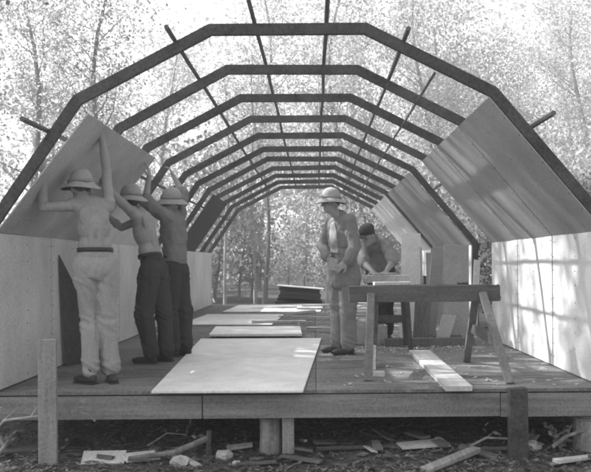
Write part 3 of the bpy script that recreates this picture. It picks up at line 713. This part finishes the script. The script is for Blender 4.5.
# litter
b = MB()
for i in range(15000):
    x = U(-3.6, 3.4); y = 4.9 + 2.8 * random.random() ** 1.3; s_ = U(.010, .034) * (1.6 if random.random() < .06 else 1)
    p = V((x, y, gz(x, y) + U(.002, .02))); a = U(0, 6.28); d = V((math.cos(a), math.sin(a), U(-.4, .5))) * s_; c = V((-math.sin(a), math.cos(a), U(-.5, .5))) * s_ * U(.2, .5)
    b.add([p - d, p + c, p + d, p - c], [(0, 1, 2, 3)])
tag(b.build('leaf_litter', 'litter', origin=(0, 6, GZ)), 'dead leaves and chips covering the ground in front of and under the floor', 'leaf litter', kind='stuff')
b = MB()
for i in range(450):
    x = U(-3.4, 3.3); y = U(5.1, 7); l = U(.03, .14); a = U(0, 6.28); d = V((math.cos(a), math.sin(a), U(-.15, .2))) * l
    p = V((x, y, gz(x, y) + .015)); b.tube([p, p + d], [.004, .002], 4)
tag(b.build('twig_litter', 'wood_x', origin=(0, 6, GZ)), 'small twigs and splinters scattered over the ground at the floor edge', 'twigs', kind='stuff')

# ------------------------------------------------------------------ trees
def leafblob(b, c, r, n, size):
    c = V(c)
    for _ in range(n):
        p = c + V((random.gauss(0, 1), random.gauss(0, 1), random.gauss(0, .75))) * r * .5
        a = V((U(-1, 1), U(-1, 1), U(-1, 1))).normalized() * size * U(.5, 1.2); k = a.cross(V((U(-1, 1), U(-1, 1), U(-1, 1)))).normalized() * a.length * U(.25, .45)
        b.add([p, p + a * .5 + k, p + a, p + a * .45 - k], [(0, 1, 2, 3)])
def make_tree(h, r0, spread, nb, leaves, size, first=.35, lean=(0, 0), bark='bark', leaf='leaf', blob=.8, curve=.3):
    """at the origin; returns the trunk and crown meshes"""
    tb = MB(); cb = MB(); n = 9; tp = []; a0 = U(0, 6)
    for i in range(n + 1):
        t = i / n; tp.append(V((lean[0] * h * t + curve * math.sin(a0 + t * 4) * t, lean[1] * h * t + curve * math.cos(a0 * 2 + t * 5) * t, h * t - .2 * (i == 0))))
    tb.tube(tp, [r0 * (1 - .8 * i / n) * (1.3 if i == 0 else 1) for i in range(n + 1)], 9, wob=.06)
    for i in range(nb):
        t = first + (1 - first) * (i + U(0, .8)) / nb; t = min(t, .98); k = t * n; j = int(k); p = tp[j].lerp(tp[min(j + 1, n)], k - j)
        a = U(0, 6.28); l = spread * U(.5, 1.1) * (1.1 - .5 * t); d = V((math.cos(a), math.sin(a), U(.3, 1.1))).normalized()
        q = [p]; 
        for s_ in range(4): d = (d + V((U(-.35, .35), U(-.35, .35), U(-.15, .3)))).normalized(); q.append(q[-1] + d * l / 4)
        rr = r0 * (1 - .8 * t) * .33; tb.tube(q, [rr, rr * .8, rr * .6, rr * .4, rr * .2], 5)
        for s_ in (2, 3, 4):
            leafblob(cb, q[s_], blob * U(.6, 1.2), leaves // 2, size)
            for _ in range(2):
                e = q[s_] + V((U(-1, 1), U(-1, 1), U(-.3, .8))) * spread * .28; tb.tube([q[s_], e], [rr * .3, rr * .08], 4)
                leafblob(cb, e, blob * U(.5, 1.1), leaves // 2, size)
    def me(bb, nm, m):
        x = bpy.data.meshes.new(nm); x.from_pydata(bb.v, [], bb.f); x.materials.append(MT[m]); return x
    return me(tb, 'trunk', bark), me(cb, 'crown', leaf)
def put(kind, pair, x, y, s, rz, label, cat, group=None, sz=None):
    r = thing(kind, (x, y, gz(x, y) - .05), label, cat, group); r.scale = (s, s, sz or s); r.rotation_euler = (0, 0, rz)
    for nm, m in zip(('trunk', 'crown'), pair):
        if m is None: continue
        o = bpy.data.objects.new(nm, m); COL.objects.link(o); o.parent = r
    return r
tA = make_tree(11, .15, 3.2, 20, 95, .11, leaf='leafpale', blob=.75, curve=.8)
tB = make_tree(13, .19, 3.8, 22, 110, .12, first=.3, leaf='leafpale', blob=.85, curve=.9)
tC = make_tree(9, .09, 2.2, 14, 70, .10, first=.45, leaf='leafpale', blob=.6, curve=.7)
tD = make_tree(12, .2, 3.6, 22, 110, .15, first=.25, leaf='leaf', blob=1.5)
tS = make_tree(13, .22, 3.8, 22, 78, .17, first=.35, leaf='leaf', blob=.95)
random.seed(23)
tE = make_tree(7, .055, 1.0, 8, 22, .10, first=.45, bark='barkpale', leaf='leafpale', blob=.5, curve=.2)
bu = make_tree(2.6, .05, 1.3, 14, 40, .11, first=.1, leaf='leafpale', blob=.7)
# trunks that can be told apart
put('forest_tree', tB, -11.6, 30, 1.0, .4, 'forked grey tree showing above the upper left of the nearest rib', 'tree')
put('forest_tree', tA, -7.2, 26, 1.1, 2.0, 'slim tree behind the ribs near the upper left joint', 'tree')
put('forest_tree', tC, -13.5, 22, 1.2, 1.0, 'small leafy tree at the far left edge', 'tree')
put('forest_tree', tA, 12.0, 30, 1.1, 3.0, 'leafy tree above the upper right joint of the nearest rib', 'tree')
put('forest_tree', tC, 10.2, 19.5, 1.2, 4.0, 'thin tree leaning at the right edge above the sloping wall', 'tree')
put('forest_tree', tB, 5.5, 36, 1.1, 5.0, 'tall broad tree behind the right half of the roof ribs', 'tree')
put('forest_tree', tB, -3.0, 38, 1.15, 1.5, 'tall tree behind the left half of the roof ribs', 'tree')
put('forest_tree', tA, 1.5, 31, 1.2, .8, 'tall slim tree rising behind the standing man in drab jacket', 'tree')
put('pale_sapling', tE, -2.66, 22, 1.0, .3, 'pale crooked sapling just right of the end of the left wall', 'sapling')
put('pale_sapling', tE, -2.0, 25, 1.15, 2.5, 'pale slender sapling between the crooked sapling and the dark lumber stack', 'sapling')
put('forest_tree', tC, -1.85, 27, 1.0, 4.2, 'dark thin trunk seen through the open far end, left of centre', 'tree')
put('pale_sapling', tE, .35, 23, 1.1, 4.4, 'pale sapling just left of the standing man', 'sapling')
# forest trees all around: share a label, since nothing tells them apart
k = 0
for (x, y) in [(-17, 34), (-9, 44), (-4, 50), (2, 46), (8, 48), (14, 42), (19, 34), (-22, 42), (24, 44), (-14, 54), (10, 58), (0, 60), (-30, 52), (31, 54), (-8, 62), (18, 62), (16.5, 26), (-19.5, 27), (7, 40), (12.5, 37), (4, 54), (13, 50), (22, 50), (-13, 40)]:
    put('forest_tree', (tD, tB, tA)[k % 3], x + U(-1, 1), y + U(-1, 1), U(.95, 1.25), U(0, 6), 'pale leafy tree of the wood filling the background behind the hut', 'tree', 'trees of the background wood'); k += 1
# understory behind the open end
for i in range(34):
    y = U(24, 40); x = U(-1, 1) * (3 + .28 * y)
    put('shrub', bu, x, y, U(.8, 1.7), U(0, 6), 'leafy shrub of the undergrowth beyond the far end of the hut', 'shrub', 'undergrowth shrubs behind the hut', sz=U(.8, 1.8))
# trees to the left whose leaves dapple the light
for (x, y, s_) in [(-8.8, 9.0, .95), (-9.6, 13.2, 1.0), (-8.8, 17.4, .95), (-12.5, 22, 1.1), (-12.3, 10.6, 1.1), (-12.5, 15.8, 1.1), (-9.5, 5.0, .95)]:
    put('forest_tree', tS, x, y, s_, U(0, 6), 'tall shade tree close to the left side of the hut, out of frame', 'tree', 'shade trees left of the hut')
bd = make_tree(2.4, .05, 1.2, 14, 60, .10, first=.08, leaf='leafshade', blob=.6)  # shrubs added to make the right wall gaps dark, shade in the leaf colour
for (x, y, s_) in [(3.5, 9.2, .75), (3.7, 10.6, .8), (3.9, 12.2, .85), (4.1, 14.2, .9), (3.4, 11.4, .6), (4.6, 16.5, 1), (4.9, 12.8, 1.0)]:
    put('shrub', bd, x, y, s_, U(0, 6), 'added shrub outside the right wall, leaves darkened as shade seen through its gaps', 'shrub', 'shrubs added to darken the right wall gaps')
# far wood
b = MB()
for i in range(1500):
    a = U(-.75, .75); d = U(60, 95); z = U(0, 40) if random.random() < .7 else U(0, 12); cr = U(.8, 2.4)
    c0 = V((math.sin(a) * d, math.cos(a) * d, z))
    for k_ in range(int(26 * cr)):
        p = c0 + V((random.gauss(0, cr), random.gauss(0, cr), random.gauss(0, cr * .6)))
        if p.z < .1: continue
        s_ = U(.16, .42); u = V((U(-1, 1), U(-1, 1), U(-1, 1))).normalized() * s_; c = u.orthogonal().normalized() * s_ * .6
        b.add([p - u, p + c, p + u, p - c], [(0, 1, 2, 3)])
tag(b.build('far_wood', 'leafpale', origin=(0, 70, 0)), 'far-off leafy wood closing the view behind all nearer trees', 'wood', kind='stuff')
b = MB(); b.box((0, 45, 19), (330, 390, 44))
hz = b.build('haze', 'ground', origin=(0, 45, -3)); hm = bpy.data.materials.new('haze air'); hm.use_nodes = True
hn = hm.node_tree.nodes; hn.remove(hn['Principled BSDF']); pv = hn.new('ShaderNodeVolumePrincipled')
pv.inputs['Color'].default_value = g(.96); pv.inputs['Density'].default_value = .0058; pv.inputs['Anisotropy'].default_value = .3
hm.node_tree.links.new(pv.outputs[0], hn['Material Output'].inputs['Volume']); hz.data.materials[0] = hm; tag(hz, 'thin pale haze filling the air around the hut and the wood', 'haze', kind='stuff')
for o in bpy.data.objects:
    if '_o' in o: del o['_o']
